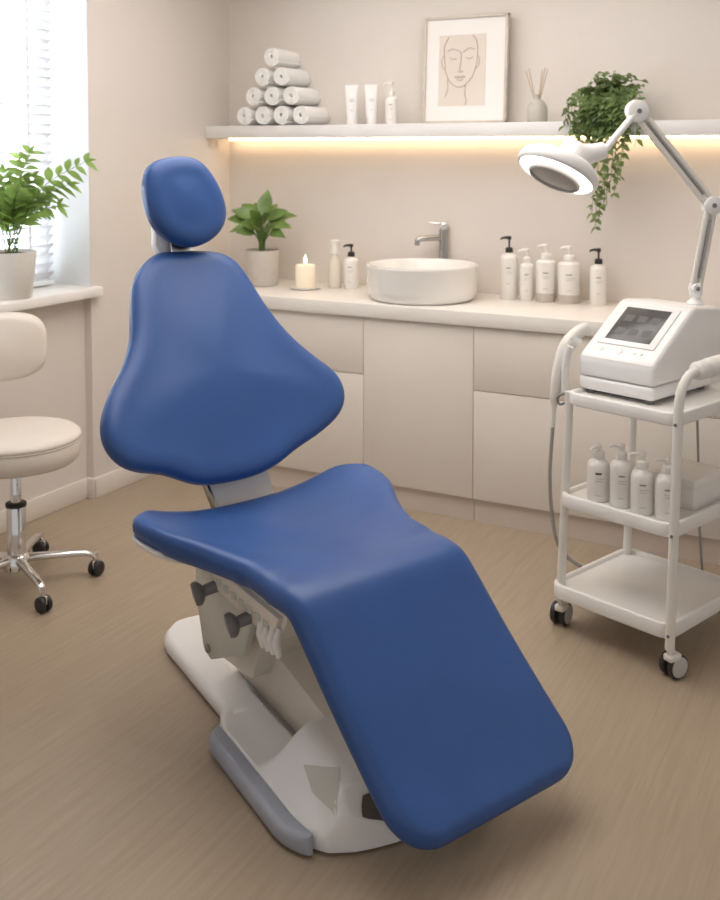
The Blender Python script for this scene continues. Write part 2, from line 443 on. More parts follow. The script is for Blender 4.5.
# trailing plant on the shelf
iv = thing('trailing_plant', 'trailing green plant spilling over the shelf edge behind the lamp', 'plant', (-1.21, 4.60, SZ1))
B().lathe([(.045, 0), (.05, .004), (.062, .095), (.064, .10), (.058, .10), (.056, .088), (.001, .088)], seg=28).out('pot', M['potgrey'], iv, 50)
fo, st = B(), B()
def vine(p0, pts, nl, sz):
    c = catmull([p0]+pts, 8, False); st.tube(c, .0014, 5)
    c = resample(c, nl, False)
    for i, p in enumerate(c):
        if i < 1: continue
        tdir = (c[min(i+1, nl-1)]-c[i-1]).normalized()
        for sgn in (1, -1):
            a = random.uniform(0, 2*PI)
            d = V((math.cos(a), math.sin(a)*.7-.15, random.uniform(-.5, .35)))+tdir*.3
            s = sz*random.uniform(.75, 1.25)
            fo.leaf(p, d, V((random.uniform(-.4, .4), -.6, .8)), s, s*.72, .35, .1, 4)
for k in range(38):                                        # dense crown
    a = random.uniform(0, 2*PI); r = random.uniform(.05, .15); h = random.uniform(.03, .11)*(1.25-r*3.2)
    e = V((math.cos(a)*r, math.sin(a)*r*.5-.03, .10+h)); vine(V((math.cos(a)*.02, math.sin(a)*.02, .09)), [V((e.x*.5, e.y*.5, .105+h*.9)), e], 6, .027)
vine(V((0, 0, .09)), [V((.0, -.01, .17)), V((.012, -.02, .215))], 6, .024)
for k in range(30):                                        # short skirt over the pot
    x = random.uniform(-.10, .09); y = -.118-random.uniform(0, .03)
    vine(V((x*.4, -.03, .09)), [V((x*.8, -.075, .115)), V((x, y, .06)), V((x*1.06, y-.004, random.uniform(-.10, .0)))], 10, .032)
for x, zb in ((-.165, .03), (-.175, -.02), (-.155, -.12), (-.14, -.05), (-.12, -.15), (.15, .02), (.165, -.03), (.14, -.08)):
    vine(V((x*.2, -.02, .09)), [V((x*.6, -.06, .15)), V((x*.92, -.11, .09)), V((x, -.125, zb))], 11, .030)
for x, zb in ((-.035, -.40), (-.02, -.46), (-.005, -.43), (.015, -.30), (.03, -.36), (.045, -.26), (.06, -.31), (.075, -.20), (.09, -.24), (-.05, -.28), (.0, -.22), (.10, -.14), (-.06, -.18)):
    y = -.125-random.uniform(0, .025)
    vine(V((x*.3, -.03, .09)), [V((x*.8, -.08, .12)), V((x, y, .03)), V((x+random.uniform(-.012, .012), y, zb*.5)), V((x-.012, y, zb))], int(9+abs(zb)*26), .029)
fo.out('foliage', M['leaf3'], iv, 180, False); st.out('vines', M['stem'], iv, 180)

# ------------------------------------------------------------------ things on the worktop
pl = thing('potted_plant', 'broad-leaved green plant in a stone pot at the left of the worktop', 'plant', (-2.965, 4.47, CT))
B().lathe([(.074, 0), (.080, .005), (.088, .17), (.090, .182), (.084, .182), (.080, .165), (.001, .165)], seg=36).out('pot', M['potgrey'], pl, 50)
B().lathe([(.081, .158), (.079, .166), (.04, .172), (.001, .173)], seg=24).out('soil', M['soil'], pl, 60)
fo, st = B(), B()
for a, r, h, L, W, dr in ((175, .07, .24, .15, .055, .55), (200, .06, .19, .13, .05, .75), (150, .05, .29, .14, .055, .35), (120, .04, .27, .13, .05, .2), (80, .02, .30, .15, .06, .05), (60, .035, .25, .14, .055, .2),
        (10, .07, .26, .15, .05, .55), (-20, .06, .21, .15, .055, .7), (30, .05, .22, .13, .05, .45), (-60, .045, .17, .12, .05, .5), (-100, .04, .20, .13, .055, .45), (-140, .05, .16, .12, .05, .6), (250, .03, .24, .13, .05, .3), (300, .03, .23, .12, .05, .3), (220, .035, .20, .12, .05, .5), (140, .07, .20, .14, .05, .6), (185, .05, .27, .15, .052, .45), (-5, .05, .27, .13, .05, .4), (45, .07, .20, .14, .05, .6), (-35, .07, .16, .13, .05, .7), (100, .03, .24, .13, .05, .25), (-80, .05, .23, .13, .05, .55)):
    a = math.radians(a)+.35; dx, dy = math.cos(a), math.sin(a)
    r *= .8; base = V((dx*.012, dy*.012, .165)); e = V((dx*r, dy*r, .165+h*.62))
    c = catmull([base, V((dx*r*.35, dy*r*.35, .165+h*.35)), e], 6, False); st.tube(c, .003, 6)
    d = (c[-1]-c[-3]).normalized()+V((dx, dy, 0))*(.25+dr*.9)
    fo.leaf(e, d, V((random.uniform(-.2, .5), -.75, .75)), L*1.05, W*1.35, dr*.75, .12, 8, .8)
fo.out('leaves', M['leaf2'], pl, 180, False); st.out('stems', M['stem'], pl, 180)

dish = B().lathe([(.055, 0), (.075, .004), (.078, .010), (.072, .010), (.05, .006), (.001, .006)], o=(-2.70, 4.46, CT), seg=36).out('candle_dish', M['pot'], None, 50)
tag(dish, 'small round white dish under the lit candle', 'dish')
ca = thing('candle', 'lit white pillar candle on a dish beside the plant', 'candle', (-2.70, 4.46, CT+.0064))
B().lathe([(.048, 0), (.050, .003), (.050, .108), (.047, .113), (.032, .110), (.001, .108)], seg=36).out('wax', M['wax'], ca, 50)
B().tube([(0, 0, .107), (.001, 0, .118), (.0, 0, .125)], .0013, 6).out('wick', M['black'], ca)
B().lathe([(.001, .116), (.006, .123), (.008, .132), (.006, .144), (.0025, .156), (.0004, .163)], seg=14).out('flame', M['flame'], ca, 80)

tall = thing('cosmetic_bottle', 'tall slim pale bottle between the candle and the dark-pump bottle', 'bottle', (-2.590, 4.565, CT), 0, 'bottles left of the basin')
B().lathe([(.030, 0), (.033, .004), (.034, .06), (.033, .10), (.026, .135), (.015, .155), (.013, .18), (.018, .185)], seg=30).out('body', M['clearb'], tall, 50)
B().lathe([(.021, .172), (.022, .176), (.018, .20), (.019, .222), (.024, .232), (.023, .238), (.012, .240)], seg=24).out('stopper', M['bottle'], tall, 50)
pump_bottle('white bottle with a black pump standing left of the basin', (-2.508, 4.585, CT), .037, .155, .222, 'black', .2, 'bottles left of the basin')

bs = thing('wash_basin', 'round white countertop basin on the worktop', 'basin', (-2.040, 4.415, CT))
B().lathe([(.215, 0), (.236, .004), (.248, .018), (.254, .05), (.258, .150), (.2595, .156), (.258, .161), (.252, .162), (.247, .156), (.243, .06), (.230, .032), (.19, .022), (.03, .018)], seg=72).out('bowl', M['basin'], bs, 60)
B().lathe([(.028, .017), (.030, .019), (.026, .0225), (.001, .0225)], seg=24).out('drain', M['chrome'], bs, 50)
a = .9; B().lathe([(.010, 0), (.010, .003), (.006, .003), (.006, .0)], o=(.2425*math.cos(a), .2425*math.sin(a), .118), d=(-math.cos(a), -math.sin(a), .1), seg=16).out('overflow', M['chrome'], bs, 50)

fc = thing('mixer_tap', 'tall chrome mixer tap behind the basin', 'tap', (-2.03, 4.708-.02, CT))
fc.location = (-2.058, 4.703, CT)
B().lathe([(.024, 0), (.025, .004), (.0225, .008), (.0215, .012), (.0215, .30), (.020, .304), (.001, .305)], seg=28).out('column', M['steel'], fc, 50)
B().tube([(0, 0, .262), (-.05, -.05, .262), (-.088, -.088, .259), (-.096, -.096, .250), (-.097, -.097, .228)], [.0145, .0145, .0145, .014, .0125], 16).out('spout', M['steel'], fc, 50)
b = B(); b.lathe([(.0205, .307), (.0215, .309), (.0215, .335), (.017, .339), (.001, .340)], seg=24); b.tube([(0, 0, .33), (-.04, -.02, .333), (-.062, -.031, .335)], [.007, .0055, .005], 10)
b.out('lever', M['chrome'], fc, 50)

GC = 'bottles right of the basin'
pump_bottle('tall white bottle with black pump, nearest the basin on its right', (-1.682, 4.60, CT), .039, .212, .292, 'black', .25, GC)
pump_bottle('slim short white bottle with white pump, second right of the basin', (-1.597, 4.605, CT), .032, .172, .238, 'bottle', .25, GC, neck=.010)
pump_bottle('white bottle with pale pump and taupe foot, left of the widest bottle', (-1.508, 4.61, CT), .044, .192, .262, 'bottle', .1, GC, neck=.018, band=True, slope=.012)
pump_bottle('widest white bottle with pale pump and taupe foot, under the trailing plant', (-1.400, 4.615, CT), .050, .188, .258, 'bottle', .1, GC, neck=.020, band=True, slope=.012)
pump_bottle('white bottle with a black pump at the right end, nearest the trolley', (-1.268, 4.62, CT), .037, .178, .252, 'black', .15, GC, dark=False)

# ------------------------------------------------------------------ plant on the sill
sp = thing('potted_plant', 'feathery green plant in a white pot on the window sill', 'plant', (-3.388, 3.195, SILL))
B().lathe([(.080, 0), (.086, .006), (.107, .185), (.109, .198), (.102, .198), (.098, .185), (.001, .185)], seg=40).out('pot', M['pot'], sp, 50)
B().lathe([(.099, .175), (.095, .185), (.05, .192), (.001, .193)], seg=24).out('soil', M['soil'], sp, 60)
fo, st = B(), B()
R_, F_ = V((.881, .4726, 0)), V((-.4726, .881, 0))
fr = [(.315, .375, .2), (.25, .28, .4), (.20, .19, .7), (.10, .41, .0), (.03, .385, .1), (-.10, .36, .3), (-.12, .30, .3), (.15, .25, .3), (-.08, .27, .2), (.06, .26, .2), (-.02, .33, .1), (-.13, .24, .5), (.00, .21, .2), (.10, .31, .2)]
for k, (dx, h, arch) in enumerate(fr):
    dy = random.uniform(-.09, .05) if abs(dx) < .22 else random.uniform(-.03, .03)
    base = V((random.uniform(-.035, .035), random.uniform(-.035, .035), .19))
    e = R_*dx+F_*dy+V((0, 0, .2+h))
    mid = R_*(dx*.38)+F_*(dy*.4)+V((0, 0, .2+h*(.62+arch*.22)))
    c = catmull([base, mid, e], 14, False); st.tube(c, [.0028-.0018*i/(len(c)-1) for i in range(len(c))], 6)
    c = resample(c, 13, False)
    for i in range(5, 13):
        t = (i-5)/7; tang = (c[i]-c[i-1]).normalized()
        side = tang.cross(F_+V((0, .0, .2))).normalized()
        side = (R_*1.0 - tang*R_.dot(tang)); side = side.normalized() if side.length > .2 else F_.copy()
        if k % 3 == 1: side = (side+F_*.7).normalized()
        Lf = (.086-.028*t)*random.uniform(.85, 1.15)*(1.05 if h > .25 else .9)
        for sg in (1, -1):
            d = side*sg*.9+tang*.75+F_*random.uniform(-.35, .25)
            fo.leaf(c[i], d, V((0, 0, 1))-F_*.7, Lf, Lf*.46, .30, .10, 5, .8)
    fo.leaf(c[-1], tang, -F_+V((0, 0, .4)), .055, .018, .3, .12, 5)
fo.out('leaves', M['leaf'], sp, 180, False); st.out('stems', M['stem'], sp, 180)

# ------------------------------------------------------------------ stool
so = thing('swivel_stool', 'cream round swivel stool with chrome five-star base under the window', 'stool', (-2.925, 2.764, 0))
B().lathe([(.195, .462), (.217, .465), (.231, .477), (.236, .50), (.238, .535), (.233, .546), (.238, .552), (.236, .563), (.223, .574), (.185, .580), (.10, .5825), (.001, .583)], seg=64).out('seat', M['cream'], so, 60)
b = B(); b.lathe([(.2365, .5425), (.2385, .5455), (.2365, .5485)], seg=64); b.out('seat_seam', M['cream'], so, 80)
B().lathe([(.045, .437), (.05, .440), (.05, .462), (.04, .462)], seg=24).out('seat_mount', M['black'], so, 50)
B().lathe([(.020, .30), (.020, .436), (.018, .438)], seg=24).out('piston', M['chrome'], so, 50)
b = B(); b.lathe([(.034, .085), (.034, .300), (.032, .303), (.02, .306)], seg=28); b.out('gas_lift', M['chrome'], so, 50)
B().lathe([(.037, .296), (.038, .298), (.038, .308), (.034, .311), (.020, .312)], seg=28).out('collar', M['black'], so, 50)
B().lathe([(.030, .055), (.046, .06), (.046, .11), (.038, .118), (.034, .12)], seg=28).out('hub', M['chrome'], so, 50)
for k in range(5):
    a = math.radians(-26+72*k); dx, dy = math.cos(a), math.sin(a)
    b = B(); R = .285; rings = []
    for t in [i/14 for i in range(15)]:
        rr = .03+(R-.03)*t; z = .098-.012*t*t-.020*max(0, (t-.85)/.15)**2; w = .020-.006*t; h = .016-.005*t
        rings.append([V((dx*rr-dy*math.cos(q)*w, dy*rr+dx*math.cos(q)*w, z+math.sin(q)*h)) for q in [2*PI*j/14 for j in range(14)]])
    b.loft(rings); b.out('leg', M['chrome'], so, 50)
    yw = a+1.9+.5*k
    cst = B(); px, py = dx*R, dy*R
    cst.lathe([(.008, .05), (.008, .088)], o=(px, py, 0), seg=12)
    c0 = V((px, py, .028)); wx = V((math.cos(yw), math.sin(yw), 0))
    cst.box(-.004, .004, -.020, .020, .028, .060, .003, mx=Matrix.Translation((px, py, 0)) @ Matrix.Rotation(yw, 4, 'Z'))
    co = cst.out('caster', M['chrome'], so, 50)
    for sg in (1, -1):
        B().lathe([(.010, .005), (.024, .005), (.0275, .008), (.0275, .018), (.024, .021), (.010, .0215), (.002, .0215)], o=c0, d=wx*sg, seg=26).out('wheel', M['black'], co, 50)
# backrest pad of the stool on its bracket
AZ = math.radians(200)
bc = V((-.215, .085, .850)); nrm = V((.90, -.44, .0)).normalized(); sd = V((0, 0, 1)).cross(nrm)
W2, H2, T2 = .215, .134, .036
oL = []
for k in range(72):
    a = 2*PI*k/72; ca_, sa_ = math.cos(a), math.sin(a)
    oL.append((W2*math.copysign(abs(ca_)**(2/3.4), ca_), H2*math.copysign(abs(sa_)**(2/3.4), sa_)))
rings = []
for t, sc in ((-T2, .80), (-T2*.9, .90), (-T2*.55, .975), (0, 1), (T2*.55, .975), (T2*.9, .90), (T2*1.02, .80)):
    rings.append([bc+sd*(x-math.copysign(min(abs(x), H2*(1-sc)), x))+V((0, 0, 1))*(z*sc)+nrm*(t+.35*x*x) for x, z in oL])
k0, k1 = rings[0], rings[-1]
def shrink(r, f, push):
    c = sum(r, V())/len(r); return [c.lerp(p, f)+nrm*push for p in r]
rings = [shrink(k0, .05, -.004), shrink(k0, .6, -.003)]+rings+[shrink(k1, .6, .004), shrink(k1, .05, .006)]
B().loft(rings).out('backrest', M['cream'], so, 60)
B().tube(catmull([V((-.06, .03, .455)), V((-.20, .10, .45)), V((-.268, .13, .50)), bc-nrm*.075+V((0, 0, -.10)), bc-nrm*.03], 8, False), .011, 12).out('backrest_bar', M['chrome'], so, 60)

# ------------------------------------------------------------------ treatment chair
CY = math.radians(-23.307)
ch = thing('treatment_chair', 'blue upholstered treatment chair on a white pedestal in the middle of the room', 'treatment chair', (-1.154, 2.289, 0), CY)
def pad(name, outline, org, rec, T, r, dome, wrap=0., lump=None, parent=ch, m='blue', n=150, roll=0.):
    c = resample(catmull([V((x, y, 0)) for x, y in outline], 8, True), n)
    ar = sum(c[i].x*c[(i+1) % n].y-c[(i+1) % n].x*c[i].y for i in range(n))
    if ar < 0: c = c[::-1]
    # light smoothing
    for _ in range(3): c = [(c[i-1]+c[i]*2+c[(i+1) % n])/4 for i in range(n)]
    nr = []
    for i in range(n):
        t = (c[(i+1) % n]-c[i-1]).normalized(); nr.append(V((t.y, -t.x, 0)))
    cen = sum(c, V())/n
    U = V((0, 1, 0)); W = V((-math.sin(rec), 0, math.cos(rec))); N = V((math.cos(rec), 0, math.sin(rec))); org = V(org)
    def P(p, h): return org+U*p.x+W*p.y+N*(h+wrap*p.x*p.x+(lump(p.x, p.y) if lump else 0))
    rings = []
    q = 12
    ins = c
    for side in (-1, 1):
        lst = []
        for j in range(q+1):
            f = (PI/2)*j/q; ex = 2/2.5
            ins = [c[i]-nr[i]*(r*(1-max(0, math.cos(f))**ex)) for i in range(n)]
            lst.append([P(p, side*T*math.sin(f)**ex) for p in ins])
        for k in (.96, .92, .87, .82, .76, .69, .6, .5, .4, .3, .2, .1, .03):
            lst.append([P(cen.lerp(p, k), side*(T+(dome if side > 0 else 0)*(1-k*k)**2)) for p in ins])
        rings = lst[::-1] if side < 0 else rings+lst[1:]
    b = B(); b.loft(rings); return b.out(name, M[m], parent, 70)
BRO = [(-.089, .537), (.0, .539), (.085, .535), (.148, .518), (.188, .480), (.215, .405), (.242, .312), (.290, .205), (.350, .120), (.404, .052), (.414, -.019), (.379, -.078), (.297, -.122), (.197, -.155), (.106, -.192), (.02, -.206), (-.086, -.206), (-.155, -.198), (-.206, -.176), (-.262, -.148), (-.345, -.128), (-.398, -.094), (-.424, -.035), (-.414, .025), (-.372, .095), (-.310, .168), (-.258, .250), (-.228, .344), (-.201, .428), (-.156, .492)]
REC = math.radians(31.5)
BRO = [(x-.012, y) for x, y in BRO]
pad('backrest', BRO, (-.737, 0, .821), REC, .038, .060, .016, .22)
HRO = [(-.132, .077), (-.098, .122), (-.021, .140), (.060, .128), (.115, .062), (.140, -.022), (.128, -.086), (.081, -.132), (.008, -.154), (-.067, -.133), (-.118, -.084), (-.140, -.008)]
pad('headrest', HRO, (-1.005, 0, 1.451), math.radians(14), .043, .058, .006)
# white shells and brackets behind the pads
def plate(name, poly, org, rec, h0, h1, m, bev=.004):
    U = V((0, 1, 0)); W = V((-math.sin(rec), 0, math.cos(rec))); N = V((math.cos(rec), 0, math.sin(rec))); org = V(org)
    return B().prism(poly, h0, h1, lambda x, y, h: org+U*x+W*y+N*h, bev).out(name, M[m], ch)
plate('backrest_shell', [(x*.86, y*.92+.012) for x, y in BRO], (-.737, 0, .821), REC, -.060, -.035, 'white', .006)
plate('headrest_shell', [(x*.72, y*.80) for x, y in HRO], (-1.005, 0, 1.451), math.radians(14), -.066, -.036, 'white', .008)
plate('headrest_bracket', [(-.055, -.20), (-.085, -.13), (-.075, -.05), (.05, -.05), (.06, -.10), (.05, -.20)], (-1.005, 0, 1.451), math.radians(14), -.105, -.070, 'white', .008)
plate('headrest_post', [(-.045, -.26), (-.045, -.02), (.035, -.02), (.035, -.26)], (-1.005, 0, 1.451), math.radians(14), -.064, -.040, 'steel', .003)
plate('backrest_bracket', [(-.085, -.36), (-.105, -.10), (-.105, .10), (.115, .10), (.115, -.10), (.105, -.36)], (-.737, 0, .821), REC, -.088, -.064, 'ivory', .006)
plate('backrest_trim', [(-.092, -.36), (-.120, -.10), (-.110, -.10), (-.084, -.36)], (-.737, 0, .821), REC, -.085, -.058, 'steel', .003)

# seat and leg rest, one continuous upholstery
prof = catmull([V((u, z, 0)) for u, z in ((-.655, .578), (-.60, .560), (-.50, .543), (-.36, .541), (-.22, .554), (-.11, .562), (-.045, .558), (-.005, .535), (.05, .474), (.14, .370), (.25, .252), (.33, .172), (.378, .124))], 10, False)
NP = 160; prof = resample(prof, NP, False)
for _ in range(6): prof = [prof[0]]+[(prof[i-1]+prof[i]*2+prof[i+1])/4 for i in range(1, NP-1)]+[prof[-1]]
Ls = sum((a-b_).length for a, b_ in zip(prof, prof[1:]))
_WT = [(0, .375), (.06, .398), (.13, .402), (.22, .384), (.32, .332), (.42, .292), (.52, .284), (2, .284)]
_RT = [(0, .084), (.14, .098), (.26, .086), (.38, .054), (.50, .021), (.62, .004), (2, .0)]
TG = []
for i in range(NP):
    TG.append((prof[min(NP-1, i+4)]-prof[max(0, i-4)]).normalized())
WT = [(p.x, p.y) for p in catmull([V((a, c, 0)) for a, c in _WT[:-1]]+[V((1.3, .292, 0))], 12, False)]
RT = [(p.x, p.y) for p in catmull([V((a, c, 0)) for a, c in _RT[:-1]]+[V((1.3, 0, 0))], 12, False)]
def seat_loft(name, a0, a1, h, off, dw, m, r0=.10, r1=.11):
    b = B(); rings = []; K = 17
    ss = [a0+(a1-a0)*(0.5-.5*math.cos(PI*i/110)) for i in range(111)]
    for s in ss:
        f = s/Ls*(NP-1); i = min(NP-2, int(f)); p = prof[i].lerp(prof[i+1], f-i)
        t = TG[i].lerp(TG[i+1], f-i).normalized(); nn = V((-t.y, t.x, 0))
        w = interp(WT, s)-dw; d0, d1 = s-a0, a1-s
        if d0 < r0: w -= r0-math.sqrt(max(0, r0*r0-(r0-d0)**2))
        if d1 < r1: w -= r1-math.sqrt(max(0, r1*r1-(r1-d1)**2))
        e = min(d0, d1); hh = h
        if e < h: hh = max(.0015, math.sqrt(max(0, h*h-(h-e)**2)))
        raise_ = interp(RT, s); ring = []
        w = max(w, h+.01); core = w-hh
        prof2 = []
        for k in range(K): x = -core+2*core*k/(K-1); prof2.append((x, 1.0, hh))
        for k in range(1, 8): a = PI/2-PI*k/8; prof2.append((core+hh*math.cos(a), math.sin(a), hh))
        for k in range(K): x = core-2*core*k/(K-1); prof2.append((x, -1.0, hh))
        for k in range(1, 8): a = -PI/2-PI*k/8; prof2.append((-core+hh*math.cos(a), math.sin(a), hh))
        for x, sg, q in prof2:
            tt = abs(x)/max(interp(WT, s), .01); up = raise_*min(1, tt)**2.4-.037+off
            crown = .006*(1-min(1, tt)**2) if sg > .9 else 0
            o = sg*q+up+crown
            sk = .012*sstep(.35, .62, s)+.046*max(0, s-.60)/.6-.010*sstep(.3, .0, s)
            ring.append(V((p.x+nn.x*o, x+sk, p.y+nn.y*o)))
        rings.append(ring)
    b.loft(rings); return b.out(name, M[m], ch, 70)
seat_loft('seat_cushion', 0, Ls, .036, 0, 0, 'blue')
seat_loft('seat_shell', .004, .20, .009, -.038, .004, 'white', .09, .02)
seat_loft('leg_shell', .70, Ls-.05, .010, -.044, .05, 'white', .04, .08)

# frame under the seat
fr_ = B()
fr_.prism([(-.575, .520), (-.605, .490), (-.565, .432), (-.205, .372), (-.165, .385), (-.13, .440), (-.12, .490)], -.212, .212, lambda u, z, v: (u, v, z), .006)
sf = fr_.out('seat_frame', M['ivory'], ch)
b = B()
b.prism([(-.59, .510), (-.59, .478), (-.16, .418), (-.14, .455)], -.228, -.208, lambda u, z, v: (u, v, z), .004)
b.out('side_rail', M['ivory'], sf)
for k in range(4):
    u = -.228+k*.024
    B().tube([(u, -.215, .432-k*.003), (u+.002, -.226, .39), (u+.004, -.218, .352)], [.008, .0115, .008], 10).out('cable_clip', M['white'], sf)
b = B()
for k in range(9):
    u = -.50+k*.038
    b.box(u-.011, u+.011, -.2305, -.2272, .456-k*.0053, .474-k*.0053, .001)
b.out('vent', M['pale'], sf)
for u, z in ((-.500, .402), (-.325, .378)):
    b = B()
    b.lathe([(.017, 0), (.016, .045), (.015, .052), (.024, .058), (.032, .066), (.033, .074), (.030, .082), (.001, .085)], o=(u+.03, -.19, z+.025), d=(-.30, -.90, -.25), seg=24)
    b.out('lock_knob', M['knob'], ch, 50)

# pedestal
BR = math.radians(-8.5)
mb = Matrix.Rotation(BR, 4, 'Z')
def bp(u, v, z): return mb @ V((u, v, z))
WB = [(-1.06, .14), (-1.045, .185), (-1.01, .225), (-.96, .240), (-.50, .240), (-.38, .292), (.04, .292), (.10, .282), (.145, .248), (.172, .19), (.185, .13), (.192, .06)]
def lin(tab, x):
    if x <= tab[0][0]: return tab[0][1]
    for (a, p), (c, q) in zip(tab, tab[1:]):
        if x <= c: return p+(q-p)*(x-a)/(c-a)
    return tab[-1][1]
def hgt(u, v):
    av = abs(v)
    z = .052+.014*sstep(.24, .13, av)
    blk = sstep(-.195, -.145, u)*sstep(.192, .125, u)*sstep(.288-.035*sstep(.0, .15, u), .140+.055*sstep(.0, .15, u), av)
    z += .078*blk
    tr = sstep(-.150, -.185, u)*sstep(-.86, -.82, u)*sstep(.145, .125, av)
    z -= .045*tr
    return z
def surf(u, v):
    w = lin(WB, u); eu = min(1, max(.0, min(u+1.06, .192-u)/.025)); ef = .55+.45*math.sqrt(1-(1-eu)**2)
    k = min(1, max(0, w-abs(v))/.022); return hgt(u, v)*ef*(.55+.45*math.sqrt(max(0, 1-(1-k)**2)))
b = B(); NU, NV = 260, 110; rings = []
us = [-1.06+(.192+1.06)*i/NU for i in range(NU+1)]
for i, u in enumerate(us):
    w = lin(WB, u); ring = []
    eu = min(1, max(.0, min(u+1.06, .192-u)/.025)); ef = .55+.45*math.sqrt(1-(1-eu)**2)
    for j in range(NV+1):
        t = -1+2*j/NV; t = math.sin(t*PI/2)*.35+t*.65; v = t*w
        dv = w-abs(v); k = min(1, dv/.022); rf = .55+.45*math.sqrt(max(0, 1-(1-k)**2))
        ring.append(bp(u, v, hgt(u, v)*rf*ef))
    ring.append(bp(u, w*.97, .006)); ring.append(bp(u, -w*.97, .006))
    rings.append(ring)
b.loft(rings); base = b.out('pedestal_cover', M['white'], ch, 50)
for sg in (-1, 1):                                           # grey bumper rails on the wide part
    b = B(); rings = []
    for i in range(41):
        u = -.405+.535*i/40; e = min(1, min((u+.405)/.06, (.145-u)/.03)+.02); wo = .288+.040*math.sqrt(max(0, 1-(1-e)**2))
        if u > .03: wo -= .034*((u-.03)/.10)**2
        wi = .284-.20*max(0, (u-.045))**1.2 if u > .045 else .284
        wi = min(wi, wo-.004); hz = .054
        ring = [bp(u, sg*wi, .006), bp(u, sg*(wo-.006), .006), bp(u, sg*wo, .014), bp(u, sg*wo, hz-.016), bp(u, sg*(wo-.003), hz-.007), bp(u, sg*(wo-.010), hz-.001), bp(u, sg*max(wi, wo-.016), hz), bp(u, sg*wi, hz)]
        rings.append(ring)
    b.loft(rings); b.out('bumper_rail', M['rail'], ch, 50)
for u, v in ((.10, -.19), (.10, .19), (-.95, -.17), (-.95, .17), (-.35, -.25), (-.35, .25)):
    B().lathe([(.022, 0), (.024, .004), (.022, .012)], o=bp(u, v, 0), seg=18).out('foot', M['black'], ch)
# hatch on the sloping shoulder of the pedestal, follows its surface
b = B(); g = []
for i in range(9):
    row = []
    for j in range(9):
        s, t = i/8, j/8
        # corners: rear, top front, bottom front
        u = -.050+.085*t+(.112+.004*t)*s; v = -.206+s*(.040*(1-t)-.006*t)-.020*t*(1-s)-.012*t*s
        row.append(V(bp(u, v, surf(u, v)+.0025)))
    g.append(row)
vs = [[b.bm.verts.new(p) for p in r] for r in g]
for i in range(8):
    for j in range(8):
        b.bm.faces.new((vs[i][j], vs[i+1][j], vs[i+1][j+1], vs[i][j+1]))
hx = b.out('hatch', M['pale'], base, 60)
b = B(); g = []
for i in range(9):
    row = []
    for j in range(9):
        s, t = i/8, j/8
        u = .150+.040*t; v = (-1+2*s)*min(.168-.012*(2*t-1)**2, lin(WB, u)-.022)
        row.append(V(bp(u+.004, v, surf(u, v)+.003)))
    g.append(row)
vs = [[b.bm.verts.new(p) for p in r] for r in g]
for i in range(8):
    for j in range(8): b.bm.faces.new((vs[i][j], vs[i+1][j], vs[i+1][j+1], vs[i][j+1]))
b.out('front_panel', M['dark'], base, 60)
# lift arm and pivot brackets
b = B()
for poly, w in (([(-.72, .03), (-.10, .03), (-.10, .135), (-.55, .195), (-.72, .195)], .105),):
    b.prism(poly, -w, w, lambda u, z, v: bp(u, v*(1-.12*max(0, z-.03)/.12), z), .008)
b.out('lift_housing', M['ivory'], ch)
for sg in (-1, 1):
    b = B(); b.prism([(-.66, .44), (-.655, .325), (-.615, .185), (-.575, .165), (-.40, .245), (-.33, .42)], sg*.158-.010, sg*.158+.010, lambda u, z, v: (u, v, z), .004)
    br_ = b.out('lift_bracket', M['pale'], ch)
    B().lathe([(.012, 0), (.012, .006), (.007, .008), (.001, .008)], o=(-.585, sg*.168, .195), d=(0, sg, 0), seg=14).out('bolt', M['steel'], br_)
b = B(); b.prism([(-.66, .12), (-.48, .12), (-.36, .41), (-.62, .42)], -.09, .09, lambda u, z, v: (u, v, z), .008); b.out('lift_arm', M['ivory'], ch)
B().tube([(-.40, .10, .11), (-.30, .10, .26), (-.22, .10, .40)], .02, 14).out('actuator', M['steel'], ch)

# ------------------------------------------------------------------ trolley
TA = math.radians(-19)
TO = V((-.776, 3.486, 0))
tr = thing('trolley', 'cream three-tier trolley on wheels in front of the cabinets', 'trolley', TO, TA)
def rrect(hw, hd, r, cx=0, cy=0, n=6):
    P = []
    for sx, sy, a0 in ((1, 1, 0), (-1, 1, PI/2), (-1, -1, PI), (1, -1, 1.5*PI)):
        for k in range(n+1):
            a = a0+PI/2*k/n; P.append((cx+sx*(hw-r)+r*math.cos(a), cy+sy*(hd-r)+r*math.sin(a)))
    return P
def tray(hw, hd, cx, cy, z1, th):
    b = B(); R = []
    for ins, z in ((.006, z1-th), (.001, z1-th+.004), (0, z1-th+.010), (0, z1-.005), (.003, z1-.001), (.006, z1), (.012, z1), (.016, z1-.003), (.020, z1-.012), (.030, z1-.014)):
        R.append([V((x, y, z)) for x, y in rrect(hw-ins, hd-ins, max(.050-ins, .010), cx, cy)])
    b.loft(R); return b.out('tray', M['tray'], tr, 40)
T1, T2_, T3 = .165, .475, .815
tray(.228, .235, -.008, 0, T1, .050)
tray(.216, .228, .006, -.002, T2_, .046)
tray(.208, .222, .018, -.0, T3, .042)
for x, y, top, xt in ((-.214, -.195, T3-.004, -.186), (-.214, .200, T3-.004, -.190), (.236, .205, .87, .236)):
    B().tube([(x, y, .095), (xt, y, top-.02), (xt, y, top)], .0145, 16).out('post', M['cart'], tr, 50)
hp = [V((.222, -.236, .095)), V((.230, -.236, .45)), V((.239, -.236, .84)), V((.240, -.226, .885)), V((.241, -.194, .922)), V((.241, -.14, .936)), V((.241, .02, .938))]
B().tube([hp[0], hp[1]]+catmull(hp[2:], 8, False), .0150, 16).out('push_handle', M['cart'], tr, 50)
B().tube([(.241, .02, .938), (.241, .13, .936), (.238, .18, .92), (.236, .205, .87)], .015, 16).out('handle_end', M['cart'], tr, 50)
